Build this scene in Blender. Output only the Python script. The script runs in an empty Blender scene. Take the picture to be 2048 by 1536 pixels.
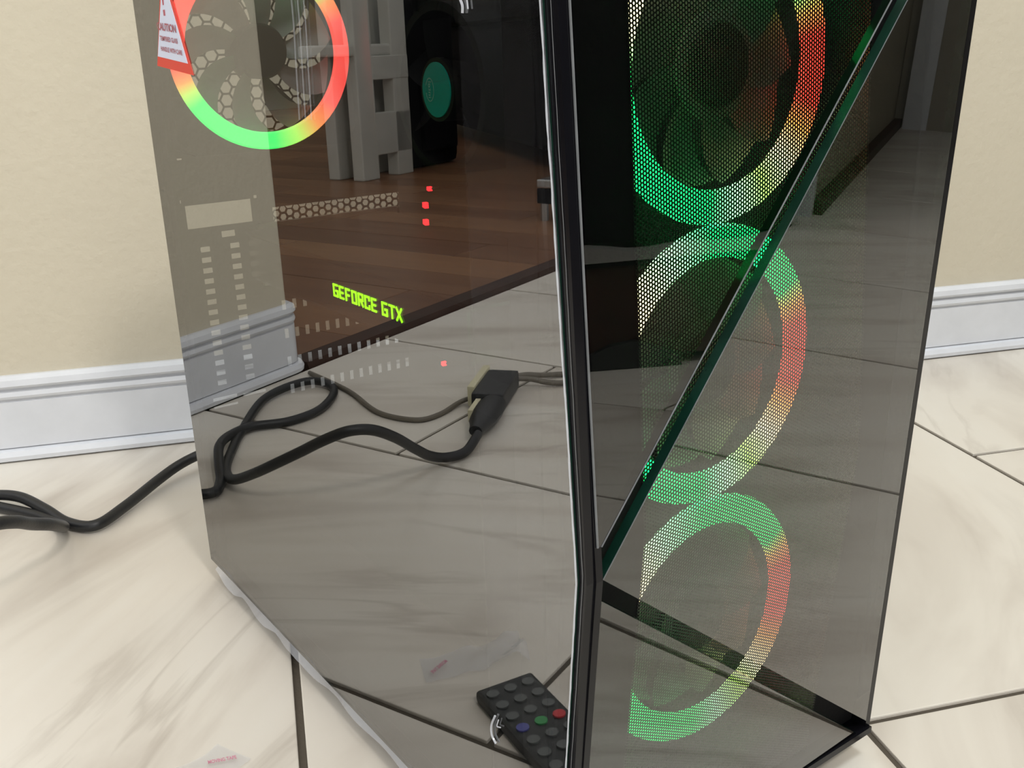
import bpy, bmesh, math, random
import numpy as np
from mathutils import Vector, Matrix
random.seed(7); rng = np.random.default_rng(7)
scene = bpy.context.scene
C = scene.collection

# ------------------------------------------------------------------ camera, world, lights, exposure
TH = math.radians(-21.934)                       # the room is turned against the tower by this angle
cam_d = bpy.data.cameras.new('camera'); cam = bpy.data.objects.new('camera', cam_d); C.objects.link(cam)
yaw, pit, rol = math.radians(35.374), math.radians(-18.766), math.radians(-1.748)
fw = Vector((math.sin(yaw)*math.cos(pit), math.cos(yaw)*math.cos(pit), math.sin(pit)))
rt = Vector((math.cos(yaw), -math.sin(yaw), 0)); up = rt.cross(fw)
rt2 = rt*math.cos(rol)+up*math.sin(rol); up2 = up*math.cos(rol)-rt*math.sin(rol)
M = Matrix((rt2, up2, -fw)).transposed().to_4x4(); M.translation = Vector((-.1942, -.2497, .3587))
cam.matrix_world = M
cam_d.sensor_width = 36; cam_d.lens = 2018.14/2048*36; cam_d.clip_start = .01
scene.camera = cam

world = bpy.data.worlds.new('world'); scene.world = world; world.use_nodes = True
world.node_tree.nodes['Background'].inputs[0].default_value = (1.0, .985, .96, 1)
world.node_tree.nodes['Background'].inputs[1].default_value = 1.19

def area_light(name, a, b, z, ta, tb, tz, size, power, col):
    l = bpy.data.lights.new(name, 'AREA'); l.shape = 'DISK'; l.size = size; l.energy = power; l.color = col
    o = bpy.data.objects.new(name, l); C.objects.link(o)
    p = rm(a, b, z); o.location = p; o.rotation_euler = (rm(ta, tb, tz)-p).to_track_quat('-Z', 'Y').to_euler()
def rm(a, b, z=0):                               # room coordinates (a along the wall, b towards it) -> world
    return Vector((a*math.cos(TH)-b*math.sin(TH), a*math.sin(TH)+b*math.cos(TH), z))
area_light('ceiling_lamp', .5, -1.5, 2.4, 0, .3, 0, .34, 25, (1, .95, .88))
area_light('wall_fill_light', .75, -.25, 2.25, .75, .66, .8, .5, 17, (.86, .95, 1))  # added cool fill that brightens the right of the back wall

cy = scene.cycles; cy.max_bounces = 6; cy.diffuse_bounces = 2; cy.use_adaptive_sampling = True; cy.adaptive_threshold = .06; cy.adaptive_min_samples = 16; cy.glossy_bounces = 4; cy.transmission_bounces = 4; cy.transparent_max_bounces = 12
vs = scene.view_settings
vs.view_transform = 'Standard'; vs.look = 'None'; vs.gamma = 1; vs.use_curve_mapping = False; vs.exposure = 0

# ------------------------------------------------------------------ materials
def new_mat(name):
    m = bpy.data.materials.new(name); m.use_nodes = True
    nt = m.node_tree; return m, nt, nt.nodes, nt.links, nt.nodes['Principled BSDF']
def pbr(name, col, rough=.5, metal=0, emit=None, estr=1, bump=0, bscale=200, spec=.5, var=0, vscale=8, coat=0):
    m, nt, N, L, p = new_mat(name)
    p.inputs['Base Color'].default_value = (*col, 1); p.inputs['Roughness'].default_value = rough
    p.inputs['Metallic'].default_value = metal; p.inputs['Specular IOR Level'].default_value = spec
    p.inputs['Coat Weight'].default_value = coat
    if emit: p.inputs['Emission Color'].default_value = (*emit, 1); p.inputs['Emission Strength'].default_value = estr
    if bump or var:
        tc = N.new('ShaderNodeTexCoord')
        if bump:
            n = N.new('ShaderNodeTexNoise'); n.inputs['Scale'].default_value = bscale; n.inputs['Detail'].default_value = 4
            b = N.new('ShaderNodeBump'); b.inputs['Strength'].default_value = bump; b.inputs['Distance'].default_value = .002
            L.new(tc.outputs['Object'], n.inputs['Vector']); L.new(n.outputs['Fac'], b.inputs['Height']); L.new(b.outputs['Normal'], p.inputs['Normal'])
        if var:
            n = N.new('ShaderNodeTexNoise'); n.inputs['Scale'].default_value = vscale; n.inputs['Detail'].default_value = 5
            r = N.new('ShaderNodeValToRGB'); r.color_ramp.elements[0].position = .3; r.color_ramp.elements[1].position = .7
            r.color_ramp.elements[0].color = (*[c*(1-var) for c in col], 1); r.color_ramp.elements[1].color = (*[min(1, c*(1+var*.5)) for c in col], 1)
            L.new(tc.outputs['Object'], n.inputs['Vector']); L.new(n.outputs['Fac'], r.inputs['Fac']); L.new(r.outputs['Color'], p.inputs['Base Color'])
    return m
def mirror_glass(name, base, fres, tint, rough=0.0, rtint=(1, 1, 1)):
    """coated pane: part mirror, the rest passes through tinted"""
    m, nt, N, L, p = new_mat(name); N.remove(p); out = N['Material Output']
    g = N.new('ShaderNodeBsdfGlossy'); g.inputs['Roughness'].default_value = rough; g.inputs['Color'].default_value = (*rtint, 1)
    t = N.new('ShaderNodeBsdfTransparent'); t.inputs['Color'].default_value = (*tint, 1)
    f = N.new('ShaderNodeFresnel'); f.inputs['IOR'].default_value = 1.5
    a = N.new('ShaderNodeMath'); a.operation = 'MULTIPLY_ADD'; a.use_clamp = True; a.inputs[1].default_value = fres; a.inputs[2].default_value = base
    x = N.new('ShaderNodeMixShader')
    L.new(f.outputs[0], a.inputs[0]); L.new(a.outputs[0], x.inputs[0]); L.new(t.outputs[0], x.inputs[1]); L.new(g.outputs[0], x.inputs[2]); L.new(x.outputs[0], out.inputs['Surface'])
    return m
def clear(name, tint):
    m, nt, N, L, p = new_mat(name); N.remove(p)
    t = N.new('ShaderNodeBsdfTransparent'); t.inputs['Color'].default_value = (*tint, 1); L.new(t.outputs[0], N['Material Output'].inputs['Surface']); return m
def film_mat(name, fac=.45):
    m, nt, N, L, p = new_mat(name); out = N['Material Output']
    p.inputs['Base Color'].default_value = (.72, .75, .82, 1); p.inputs['Roughness'].default_value = .12
    t = N.new('ShaderNodeBsdfTransparent'); x = N.new('ShaderNodeMixShader'); x.inputs[0].default_value = fac
    L.new(t.outputs[0], x.inputs[1]); L.new(p.outputs[0], x.inputs[2]); L.new(x.outputs[0], out.inputs['Surface']); return m

def marble(name):
    m, nt, N, L, p = new_mat(name)
    tc = N.new('ShaderNodeTexCoord'); oi = N.new('ShaderNodeObjectInfo')
    mul = N.new('ShaderNodeVectorMath'); mul.operation = 'SCALE'; mul.inputs[0].default_value = (37, 53, 11); L.new(oi.outputs['Random'], mul.inputs['Scale'])
    add = N.new('ShaderNodeVectorMath'); L.new(mul.outputs[0], add.inputs[1])
    mp = N.new('ShaderNodeMapping'); mp.inputs['Scale'].default_value = (1.1, 4.2, 1)
    rot = N.new('ShaderNodeMapping'); rot.inputs['Rotation'].default_value = (0, 0, -1.08); L.new(tc.outputs['Object'], rot.inputs['Vector']); L.new(rot.outputs[0], add.inputs[0])
    L.new(add.outputs[0], mp.inputs['Vector'])
    n1 = N.new('ShaderNodeTexNoise'); n1.inputs['Scale'].default_value = 2.2; n1.inputs['Detail'].default_value = 6; n1.inputs['Distortion'].default_value = 1.6
    L.new(mp.outputs[0], n1.inputs['Vector'])
    # thin veins: |noise-.5| close to zero
    s = N.new('ShaderNodeMath'); s.operation = 'SUBTRACT'; s.inputs[1].default_value = .5; L.new(n1.outputs['Fac'], s.inputs[0])
    ab = N.new('ShaderNodeMath'); ab.operation = 'ABSOLUTE'; L.new(s.outputs[0], ab.inputs[0])
    r1 = N.new('ShaderNodeValToRGB'); r1.color_ramp.elements[0].position = 0; r1.color_ramp.elements[0].color = (1, 1, 1, 1)
    r1.color_ramp.elements[1].position = .05; r1.color_ramp.elements[1].color = (0, 0, 0, 1); L.new(ab.outputs[0], r1.inputs['Fac'])
    n2 = N.new('ShaderNodeTexNoise'); n2.inputs['Scale'].default_value = 3.1; n2.inputs['Detail'].default_value = 3; L.new(add.outputs[0], n2.inputs['Vector'])
    r2 = N.new('ShaderNodeValToRGB'); r2.color_ramp.elements[0].position = .46; r2.color_ramp.elements[1].position = .68; L.new(n2.outputs['Fac'], r2.inputs['Fac'])
    mv = N.new('ShaderNodeMath'); mv.operation = 'MULTIPLY'; L.new(r1.outputs['Color'], mv.inputs[0]); L.new(r2.outputs['Color'], mv.inputs[1])
    mp3 = N.new('ShaderNodeMapping'); mp3.inputs['Scale'].default_value = (.9, 3.4, 1); L.new(add.outputs[0], mp3.inputs['Vector'])
    n3 = N.new('ShaderNodeTexNoise'); n3.inputs['Scale'].default_value = 3.4; n3.inputs['Detail'].default_value = 5; n3.inputs['Distortion'].default_value = .8; L.new(mp3.outputs[0], n3.inputs['Vector'])
    r3 = N.new('ShaderNodeValToRGB'); e = r3.color_ramp.elements
    e[0].position = .30; e[0].color = (.57, .515, .45, 1); e[1].position = .50; e[1].color = (.735, .69, .615, 1)
    x = e.new(.75); x.color = (.77, .735, .665, 1)
    L.new(n3.outputs['Fac'], r3.inputs['Fac'])
    mx = N.new('ShaderNodeMix'); mx.data_type = 'RGBA'; mx.inputs['B'].default_value = (.36, .31, .26, 1)
    sc_ = N.new('ShaderNodeMath'); sc_.operation = 'MULTIPLY'; sc_.inputs[1].default_value = .42; L.new(mv.outputs[0], sc_.inputs[0])
    L.new(sc_.outputs[0], mx.inputs['Factor']); L.new(r3.outputs['Color'], mx.inputs['A']); L.new(mx.outputs['Result'], p.inputs['Base Color'])
    p.inputs['Roughness'].default_value = .38; p.inputs['Specular IOR Level'].default_value = .4
    return m
def wood(name):
    m, nt, N, L, p = new_mat(name)
    tc = N.new('ShaderNodeTexCoord'); oi = N.new('ShaderNodeObjectInfo')
    mul = N.new('ShaderNodeVectorMath'); mul.operation = 'SCALE'; mul.inputs[0].default_value = (13, 29, 7); L.new(oi.outputs['Random'], mul.inputs['Scale'])
    add = N.new('ShaderNodeVectorMath'); L.new(tc.outputs['Object'], add.inputs[0]); L.new(mul.outputs[0], add.inputs[1])
    mp = N.new('ShaderNodeMapping'); mp.inputs['Scale'].default_value = (18, 1.6, 1); L.new(add.outputs[0], mp.inputs['Vector'])
    n = N.new('ShaderNodeTexNoise'); n.inputs['Scale'].default_value = 2; n.inputs['Detail'].default_value = 5; L.new(mp.outputs[0], n.inputs['Vector'])
    ma = N.new('ShaderNodeMath'); ma.operation = 'MULTIPLY_ADD'; ma.inputs[1].default_value = .45; L.new(oi.outputs['Random'], ma.inputs[0]); 
    sc_ = N.new('ShaderNodeMath'); sc_.operation = 'MULTIPLY'; sc_.inputs[1].default_value = .6; L.new(n.outputs['Fac'], sc_.inputs[0]); L.new(sc_.outputs[0], ma.inputs[2])
    r = N.new('ShaderNodeValToRGB'); e = r.color_ramp.elements; e[0].position = .1; e[0].color = (.12, .045, .022, 1); e[1].position = .85; e[1].color = (.31, .155, .075, 1)
    L.new(ma.outputs[0], r.inputs['Fac']); L.new(r.outputs['Color'], p.inputs['Base Color']); p.inputs['Roughness'].default_value = .32
    return m
def led_ring(name, stops, strength):
    """colour of the LEDs runs round the ring (angle about the fan axis, in degrees)"""
    m, nt, N, L, p = new_mat(name)
    tc = N.new('ShaderNodeTexCoord'); sp = N.new('ShaderNodeSeparateXYZ'); L.new(tc.outputs['Object'], sp.inputs[0])
    at = N.new('ShaderNodeMath'); at.operation = 'ARCTAN2'; L.new(sp.outputs['Z'], at.inputs[0]); L.new(sp.outputs['X'], at.inputs[1])
    ma = N.new('ShaderNodeMath'); ma.operation = 'MULTIPLY_ADD'; ma.inputs[1].default_value = 1/(2*math.pi); ma.inputs[2].default_value = .5; L.new(at.outputs[0], ma.inputs[0])
    r = N.new('ShaderNodeValToRGB'); e = r.color_ramp.elements
    stops = sorted(stops)
    while len(e) > 1: e.remove(e[-1])
    e[0].position = 0; e[0].color = (*stops[0][1], 1)
    for d, c in stops[1:]:
        el = e.new((d+180)/360); el.color = (*c, 1)
    L.new(ma.outputs[0], r.inputs['Fac']); L.new(r.outputs['Color'], p.inputs['Emission Color']); p.inputs['Emission Strength'].default_value = strength
    p.inputs['Base Color'].default_value = (.6, .6, .6, 1); p.inputs['Roughness'].default_value = .4
    return m

GR, RE, OR, YG, PA, LG = (.0, 1, .15), (1, .03, .02), (1, .3, .06), (.45, 1, .12), (1, .85, .45), (.4, 1, .5)
MT = dict(
    tile=marble('marble_tile'), grout=pbr('grout', (.085, .07, .052), .9, bump=.4, bscale=300),
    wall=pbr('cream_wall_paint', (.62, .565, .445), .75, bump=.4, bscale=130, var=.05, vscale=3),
    wall_dim=pbr('olive_wall_dimmed', (.30, .27, .20), .8, bump=.2, bscale=60),  # olive, darkened: the next room's dim light is put into the colour
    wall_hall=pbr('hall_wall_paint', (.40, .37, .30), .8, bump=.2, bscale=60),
    base=pbr('white_gloss_trim', (.72, .74, .78), .3, bump=.12, bscale=40, var=.05, vscale=30),
    wood=wood('wood_plank'), wood_dark=pbr('dark_wood', (.05, .022, .014), .5, spec=.25, var=.3, vscale=20), subfloor=pbr('subfloor', (.02, .012, .008), .9),
    black=pbr('black_metal', (.012, .012, .013), .45, bump=.05, bscale=900), plastic=pbr('black_gloss_plastic', (.006, .006, .008), .2, spec=.28, var=.2, vscale=60),
    blackm=pbr('black_matte', (.008, .008, .009), .75, spec=.25, bump=.1, bscale=300),
    pcb=pbr('circuit_board', (.010, .012, .011), .5, var=.4, vscale=120),
    blade=pbr('smoke_blade', (.25, .265, .26), .4, var=.1, vscale=60), hub=pbr('fan_hub', (.004, .004, .004), .6, var=.2, vscale=60),
    steel=pbr('steel', (.45, .45, .44), .3, metal=1, var=.15, vscale=40),
    side=mirror_glass('mirror_side_glass', .295, .05, (.42, .43, .42)), sidein=clear('side_glass_inner', (.98, .98, .98)),
    front=mirror_glass('mirror_front_glass', .02, 1.85, (.66, .68, .66)), frontin=clear('front_glass_inner', (.98, .98, .98)),
    gedge=pbr('glass_edge', (.006, .03, .02), .12, spec=.6, var=.3, vscale=90),
    gedge2=pbr('pale_glass_edge', (.17, .18, .19), .3, var=.2, vscale=90),
    film=film_mat('protective_film', .34), film2=film_mat('film_edge', .6), film3=film_mat('film_wrinkle', .11), filmpale=film_mat('film_strip', .009),
    green=pbr('lit_green', (.2, .5, .02), .4, emit=(.32, 1, .0), estr=4.2), red=pbr('lit_red', (.5, .02, .02), .4, emit=(1, .02, .03), estr=6),
    teal=pbr('teal_label', (.0, .50, .43), .4), tealprint=pbr('pale_print', (.45, .75, .72), .4),
    stred=pbr('sticker_red', (.78, .06, .035), .45), stwhite=pbr('sticker_white', (.72, .78, .95), .45), stdark=pbr('sticker_print', (.45, .12, .15), .5),
    cord=pbr('black_rubber', (.012, .013, .015), .45, bump=.1, bscale=400), cordgrey=pbr('grey_cord', (.16, .14, .11), .5, bump=.1, bscale=400), cream=pbr('cream_plastic', (.75, .70, .48), .4, var=.08, vscale=60),
    remote=pbr('remote_body', (.016, .018, .018), .45, bump=.1, bscale=300), key=pbr('remote_key', (.10, .11, .11), .4), rred=pbr('key_red', (.55, .03, .04), .4), rgreen=pbr('key_green', (.03, .3, .08), .4), rblue=pbr('key_blue', (.08, .09, .35), .4),
    pink=pbr('pink_print', (.62, .22, .32), .5), white=pbr('white_paint', (.55, .55, .50), .4, var=.06, vscale=15), fabric=pbr('black_fabric', (.005, .005, .006), .9, spec=.12, bump=.3, bscale=300), grey=pbr('grey_cloth', (.28, .27, .25), .8, bump=.2, bscale=200),
    ringf=led_ring('front_led_ring', [(-180, GR), (-95, GR), (-78, LG), (-62, YG), (-46, PA), (-30, OR), (-18, RE), (12, RE), (22, OR), (32, GR), (95, GR), (120, LG), (140, PA), (165, PA), (180, GR)], 5.4),
    ringr=led_ring('rear_led_ring', [(-180, RE), (-172, RE), (-163, OR), (-154, YG), (-147, GR), (-88, GR), (-72, YG), (-55, OR), (-38, RE), (18, RE), (32, OR), (44, GR), (105, GR), (122, OR), (140, RE)], 3.0),
)

# ------------------------------------------------------------------ geometry helpers
class MB:
    def __init__(s): s.v, s.f, s.m = [], [], []
    def add(s, vs, fs, mi=0):
        o = len(s.v); s.v += [tuple(v) for v in vs]; s.f += [tuple(i+o for i in f) for f in fs]; s.m += [mi]*len(fs); return s
    def box(s, x0, x1, y0, y1, z0, z1, mi=0):
        vs = [(x, y, z) for z in (z0, z1) for y in (y0, y1) for x in (x0, x1)]
        return s.add(vs, [(0, 2, 3, 1), (4, 5, 7, 6), (0, 1, 5, 4), (2, 6, 7, 3), (0, 4, 6, 2), (1, 3, 7, 5)], mi)
    def prism(s, poly, d, mi=0, mi_side=None, mi_back=None):
        """poly (3-D points) pushed along vector d; the front is poly itself"""
        n = len(poly); d = Vector(d); a = [Vector(p) for p in poly]; b = [p+d for p in a]
        s.add(a+b, [tuple(range(n))], mi); o = len(s.v)-2*n
        s.f.append(tuple(o+n+i for i in reversed(range(n)))); s.m.append(mi if mi_back is None else mi_back)
        for i in range(n):
            j = (i+1) % n; s.f.append((o+i, o+n+i, o+n+j, o+j)); s.m.append(mi if mi_side is None else mi_side)
        return s
    def tube(s, pts, r, n=10, mi=0, cap=True):
        P = [Vector(p) for p in pts]; R = r if isinstance(r, (list, tuple)) else [r]*len(P); base = len(s.v); u = None
        for i, p in enumerate(P):
            t = (P[min(i+1, len(P)-1)]-P[max(i-1, 0)]).normalized()
            if u is None: u = t.orthogonal().normalized()
            u = (u-t*u.dot(t)).normalized(); w = t.cross(u)
            for k in range(n):
                q = 2*math.pi*k/n; s.v.append(tuple(p+(u*math.cos(q)+w*math.sin(q))*R[i]))
        for i in range(len(P)-1):
            for k in range(n):
                a = base+i*n+k; b = base+i*n+(k+1) % n; s.f.append((a, b, b+n, a+n)); s.m.append(mi)
        if cap:
            s.f.append(tuple(base+k for k in reversed(range(n)))); s.m.append(mi)
            e = base+(len(P)-1)*n; s.f.append(tuple(e+k for k in range(n))); s.m.append(mi)
        return s
    def lathe(s, prof, n=48, mi=0, closed=False):
        """profile of (radius, y) turned about the Y axis"""
        base = len(s.v); k = len(prof)
        for i in range(n):
            q = 2*math.pi*i/n
            for r, y in prof: s.v.append((r*math.cos(q), y, r*math.sin(q)))
        for i in range(n):
            j = (i+1) % n
            for t in range(k if closed else k-1):
                t2 = (t+1) % k; s.f.append((base+i*k+t, base+j*k+t, base+j*k+t2, base+i*k+t2)); s.m.append(mi)
        return s
    def build(s, name, mats, parent=None, loc=(0, 0, 0), smooth=False, bevel=0, rz=0):
        me = bpy.data.meshes.new(name); me.from_pydata(s.v, [], s.f)
        mats = mats if isinstance(mats, (list, tuple)) else [mats]
        for m in mats: me.materials.append(MT[m] if isinstance(m, str) else m)
        me.polygons.foreach_set('material_index', s.m)
        bm = bmesh.new(); bm.from_mesh(me); bmesh.ops.recalc_face_normals(bm, faces=bm.faces)
        if bevel: bmesh.ops.bevel(bm, geom=[e for e in bm.edges if len(e.link_faces) == 2 and e.calc_face_angle() > .6], offset=bevel, segments=2, affect='EDGES', profile=.6)
        bm.to_mesh(me); bm.free()
        if smooth:
            me.polygons.foreach_set('use_smooth', [True]*len(me.polygons)); me.set_sharp_from_angle(angle=math.radians(38))
        return link(name, me, parent, loc, rz)
def link(name, me, parent=None, loc=(0, 0, 0), rz=0):
    o = bpy.data.objects.new(name, me); C.objects.link(o); o.location = loc; o.rotation_euler = (0, 0, rz)
    if parent: o.parent = parent
    return o
def tag(o, label=None, cat=None, group=None, kind=None):
    if label: o['label'] = label
    if cat: o['category'] = cat
    if group: o['group'] = group
    if kind: o['kind'] = kind
    return o
def empty(name, loc, rz=0):
    o = bpy.data.objects.new(name, None); C.objects.link(o); o.location = loc; o.rotation_euler = (0, 0, rz); o.empty_display_size = .05; return o
def spline(pts, n=8):
    P = [Vector(p) for p in pts]; out = []
    for i in range(len(P)-1):
        p0, p1, p2, p3 = P[max(i-1, 0)], P[i], P[i+1], P[min(i+2, len(P)-1)]
        for k in range(n):
            t = k/n; out.append(.5*((2*p1)+(p2-p0)*t+(2*p0-5*p1+4*p2-p3)*t*t+(3*p1-p0-3*p2+p3)*t**3))
    return out+[P[-1]]
def text_mesh(txt, h, width=None, bold=0):
    cu = bpy.data.curves.new('t', 'FONT'); cu.body = txt; cu.size = 1; cu.offset = bold; cu.resolution_u = 3
    o = bpy.data.objects.new('t', cu); C.objects.link(o)
    me = bpy.data.meshes.new_from_object(o.evaluated_get(bpy.context.evaluated_depsgraph_get()))
    V = np.array([v.co[:2] for v in me.vertices]); F = [tuple(p.vertices) for p in me.polygons]
    bpy.data.objects.remove(o); bpy.data.curves.remove(cu); bpy.data.meshes.remove(me)
    V -= V.min(0); V *= h/V[:, 1].max()
    if width: V[:, 0] *= width/V[:, 0].max()
    return V, F
def perforated(x0, x1, y_of_z, z0, z1, p, hole, clip=None, deep=0):
    """sheet of hexagon cells each with a hexagon hole; columns along z; returns verts, faces arrays"""
    dx = p*math.sqrt(3)/2; nx = int((x1-x0)/dx); nz = int((z1-z0)/p)
    q = np.arange(6)*math.pi/3; ox, oz = np.cos(q)*p/math.sqrt(3), np.sin(q)*p/math.sqrt(3); ix, iz = np.cos(q)*hole, np.sin(q)*hole
    ii, kk = np.meshgrid(np.arange(nx), np.arange(nz), indexing='ij'); cx = x0+dx*(ii+.5); cz = z0+p*(kk+.25+.5*(ii % 2))
    cx, cz = cx.ravel(), cz.ravel()
    if clip is not None: k = clip(cx, cz); cx, cz = cx[k], cz[k]
    X = np.concatenate([cx[:, None]+ox, cx[:, None]+ix], 1); Z = np.concatenate([cz[:, None]+oz, cz[:, None]+iz], 1)
    V = np.stack([X, y_of_z(Z), Z], -1).reshape(-1, 3)
    b = np.arange(len(cx))[:, None, None]*12; f = np.array([[i, (i+1) % 6, 6+(i+1) % 6, 6+i] for i in range(6)])[None]
    F = (b+f).reshape(-1, 4)
    if deep:                                     # walls of the holes
        Vb = V.reshape(-1, 12, 3)[:, 6:].copy(); Vb[:, :, 1] += deep
        n0 = len(V); V = np.concatenate([V, Vb.reshape(-1, 3)])
        c_ = np.arange(len(cx))[:, None]; q = np.arange(6)[None]; q2 = (q+1) % 6
        F = np.concatenate([F, np.stack([c_*12+6+q, c_*12+6+q2, n0+c_*6+q2, n0+c_*6+q], -1).reshape(-1, 4)])
    return V, F

# ------------------------------------------------------------------ the setting: tiled floor
GW, GL, A0, B0 = .298, .598, -.0975, .1015
AC, BC, WD = -.545, .655, .6648                  # wall corner, where the tiles stop, wall face
g = MB(); g.box(-2.1, 3.3, -1.9, BC, -.02, -.0022); g.box(AC, 3.3, BC, .95, -.02, -.0022)
floor = g.build('floor', 'grout', rz=TH); tag(floor, 'pale marble look tiles laid in running bond with dark grout', None, None, 'structure')
def tile_mesh(w, l):
    t = MB(); t.box(-w/2, w/2, -l/2, l/2, -.010, 0); return t
GAP = .0044
tm = tile_mesh(GW-GAP, GL-GAP).build('tile', 'tile', floor, bevel=.0009)
first = True
for k in range(-6, 11):
    a = A0+GW*(k+.5); off = B0+(0 if k % 2 else GL/2)
    for m in range(-4, 2):
        b0 = off+GL*m; b1 = b0+GL
        lim = BC if a < AC+.05 else .80
        if b0 > lim-.02 or b1 < -1.75: continue
        if b1 > lim:
            t = tile_mesh(GW-GAP, lim-b0-GAP).build('tile', 'tile', floor, bevel=.0009); t.location = (a, (b0+lim)/2, 0)
        else:
            if first: t = tm; first = False
            else: t = tm.copy(); C.objects.link(t)
            t.location = (a, (b0+b1)/2, 0)
# ------------------------------------------------------------------ wood floor of the next room
wf = MB().box(-5.2, AC+.3, .70, 4.6, -.03, -.012).build('floor_wood', 'subfloor', rz=TH); tag(wf, 'red brown wood plank floor of the next room', None, None, 'structure')
pm = MB().box(-.0595, .0595, -.599, .599, -.012, 0).build('plank', 'wood', wf, bevel=.0008); used = False
for i in range(0, 38):
    for j in range(0, 4):
        a = AC+.1-.0595-.12*i; b = .70+.6+1.2*j-(.37*i % 1.2)
        if b+.6 < .70 or b-.6 > 4.5: continue
        lo, hi = max(b-.6, .705), b+.6
        if lo > b-.6:
            o = MB().box(-.0595, .0595, -(hi-lo)/2, (hi-lo)/2-.001, -.012, 0).build('plank', 'wood', wf); o.location = (a, (lo+hi)/2, 0)
        else:
            if not used: o = pm; used = True
            else: o = pm.copy(); C.objects.link(o)
            o.location = (a, b, 0)
th_ = MB(); th_.prism([(-5.2, BC+.001, -.01), (-5.2, BC+.006, .006), (-5.2, .69, .006), (-5.2, .70, -.01)], (5.2+AC-.012, 0, 0))
tag(th_.build('trim_1', 'wood_dark', rz=TH), None, None, None, 'structure')

# ------------------------------------------------------------------ walls
R = .016
def rounded_wall(a_end, b_face, a_far, thick, h, name, mat, out=0, z0=0):
    pts = []
    r = R+out
    ca, cb = a_end+R, b_face+R
    for i in range(9):
        q = math.pi*1.5-i*math.pi/2/8; pts.append((ca+r*math.cos(q), cb+r*math.sin(q)))
    pts = [(a_far, b_face-out)]+pts+[(a_end-out, b_face+thick), (a_far, b_face+thick)]
    return pts
w = MB(); w.prism([(x, y, -.01) for x, y in rounded_wall(AC, WD, 3.4, .14, 2.4, '', '')], (0, 0, 2.5))
tag(w.build('wall_back', 'wall', rz=TH, smooth=True), None, None, None, 'structure')
# baseboard with moulded top and shoe, wrapped round the end of the wall
prof = [(0, .0815), (.004, .0815), (.0095, .0785), (.0105, .073), (.0085, .0705), (.0052, .0695), (.0052, .0678), (.0085, .067), (.0095, .063), (.0085, .0605), (.0055, .0597), (.0055, .0578), (.0075, .0570), (.0075, .0128), (.0055, .0118), (.012, .0105), (.0145, .006), (.014, .002), (.010, 0), (0, 0)]
path = lambda out: rounded_wall(AC, WD, 3.4, 1.6 if False else .14, 0, '', '', out)[:-1]
bb = MB(); rings = [[(x, y, z) for x, y in path(o)] for o, z in prof]; n = len(rings[0])
for r_ in rings: bb.v += r_
for i in range(len(rings)-1):
    for k in range(n-1): bb.f.append((i*n+k, i*n+k+1, (i+1)*n+k+1, (i+1)*n+k)); bb.m.append(0)
tag(bb.build('baseboard_back', 'base', rz=TH), None, None, None, 'structure')
# hall seen in the front glass: end of a wall, its long side with a low dark strip, the end wall with a door
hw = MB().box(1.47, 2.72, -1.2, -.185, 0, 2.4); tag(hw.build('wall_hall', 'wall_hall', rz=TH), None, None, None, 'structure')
hs = MB().box(1.478, 2.70, -.185, -.165, 0, .022); tag(hs.build('strip_hall', 'wood_dark', rz=TH), None, None, None, 'structure')
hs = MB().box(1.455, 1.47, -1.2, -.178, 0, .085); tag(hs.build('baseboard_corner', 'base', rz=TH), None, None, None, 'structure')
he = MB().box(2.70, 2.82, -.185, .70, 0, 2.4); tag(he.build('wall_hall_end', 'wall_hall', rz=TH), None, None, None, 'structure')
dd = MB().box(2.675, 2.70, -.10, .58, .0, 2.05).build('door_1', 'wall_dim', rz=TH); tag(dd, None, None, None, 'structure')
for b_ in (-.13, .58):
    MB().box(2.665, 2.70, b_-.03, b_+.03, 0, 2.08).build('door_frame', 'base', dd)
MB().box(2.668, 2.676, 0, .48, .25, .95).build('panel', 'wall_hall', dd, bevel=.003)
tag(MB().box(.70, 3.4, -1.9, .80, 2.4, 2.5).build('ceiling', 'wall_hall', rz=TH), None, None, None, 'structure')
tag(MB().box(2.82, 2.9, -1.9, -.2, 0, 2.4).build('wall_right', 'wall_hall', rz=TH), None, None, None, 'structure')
# next room
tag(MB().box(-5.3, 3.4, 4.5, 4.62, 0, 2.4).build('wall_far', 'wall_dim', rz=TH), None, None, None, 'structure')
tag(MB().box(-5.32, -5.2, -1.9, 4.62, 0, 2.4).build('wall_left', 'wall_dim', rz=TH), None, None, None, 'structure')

# ------------------------------------------------------------------ the computer tower
D, W, ZB, ZT, ZV, BV = .4006, .2063, .0137, .4327, .1847, .0157
YR, YT = .0031, -.0145
ROOT = Vector((W/2, .2, 0))
tower = empty('computer_tower', ROOT)
tag(tower, 'black desktop computer tower with mirrored glass panels and glowing fans', 'computer')
OFF = -ROOT
V0 = Vector((0, -BV, ZV)); VR = Vector((W, YR, ZB)); VTR = Vector((W, YT, ZT)); VTL = Vector((0, 0, ZT)); VL = Vector((0, 0, ZB))
CAMP = M.translation.copy()
def prof_y(z): return np.where(np.asarray(z) > ZV, -BV+(np.asarray(z)-ZV)/(ZT-ZV)*BV, -BV+(ZV-np.asarray(z))/(ZV-ZB)*BV)
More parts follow.
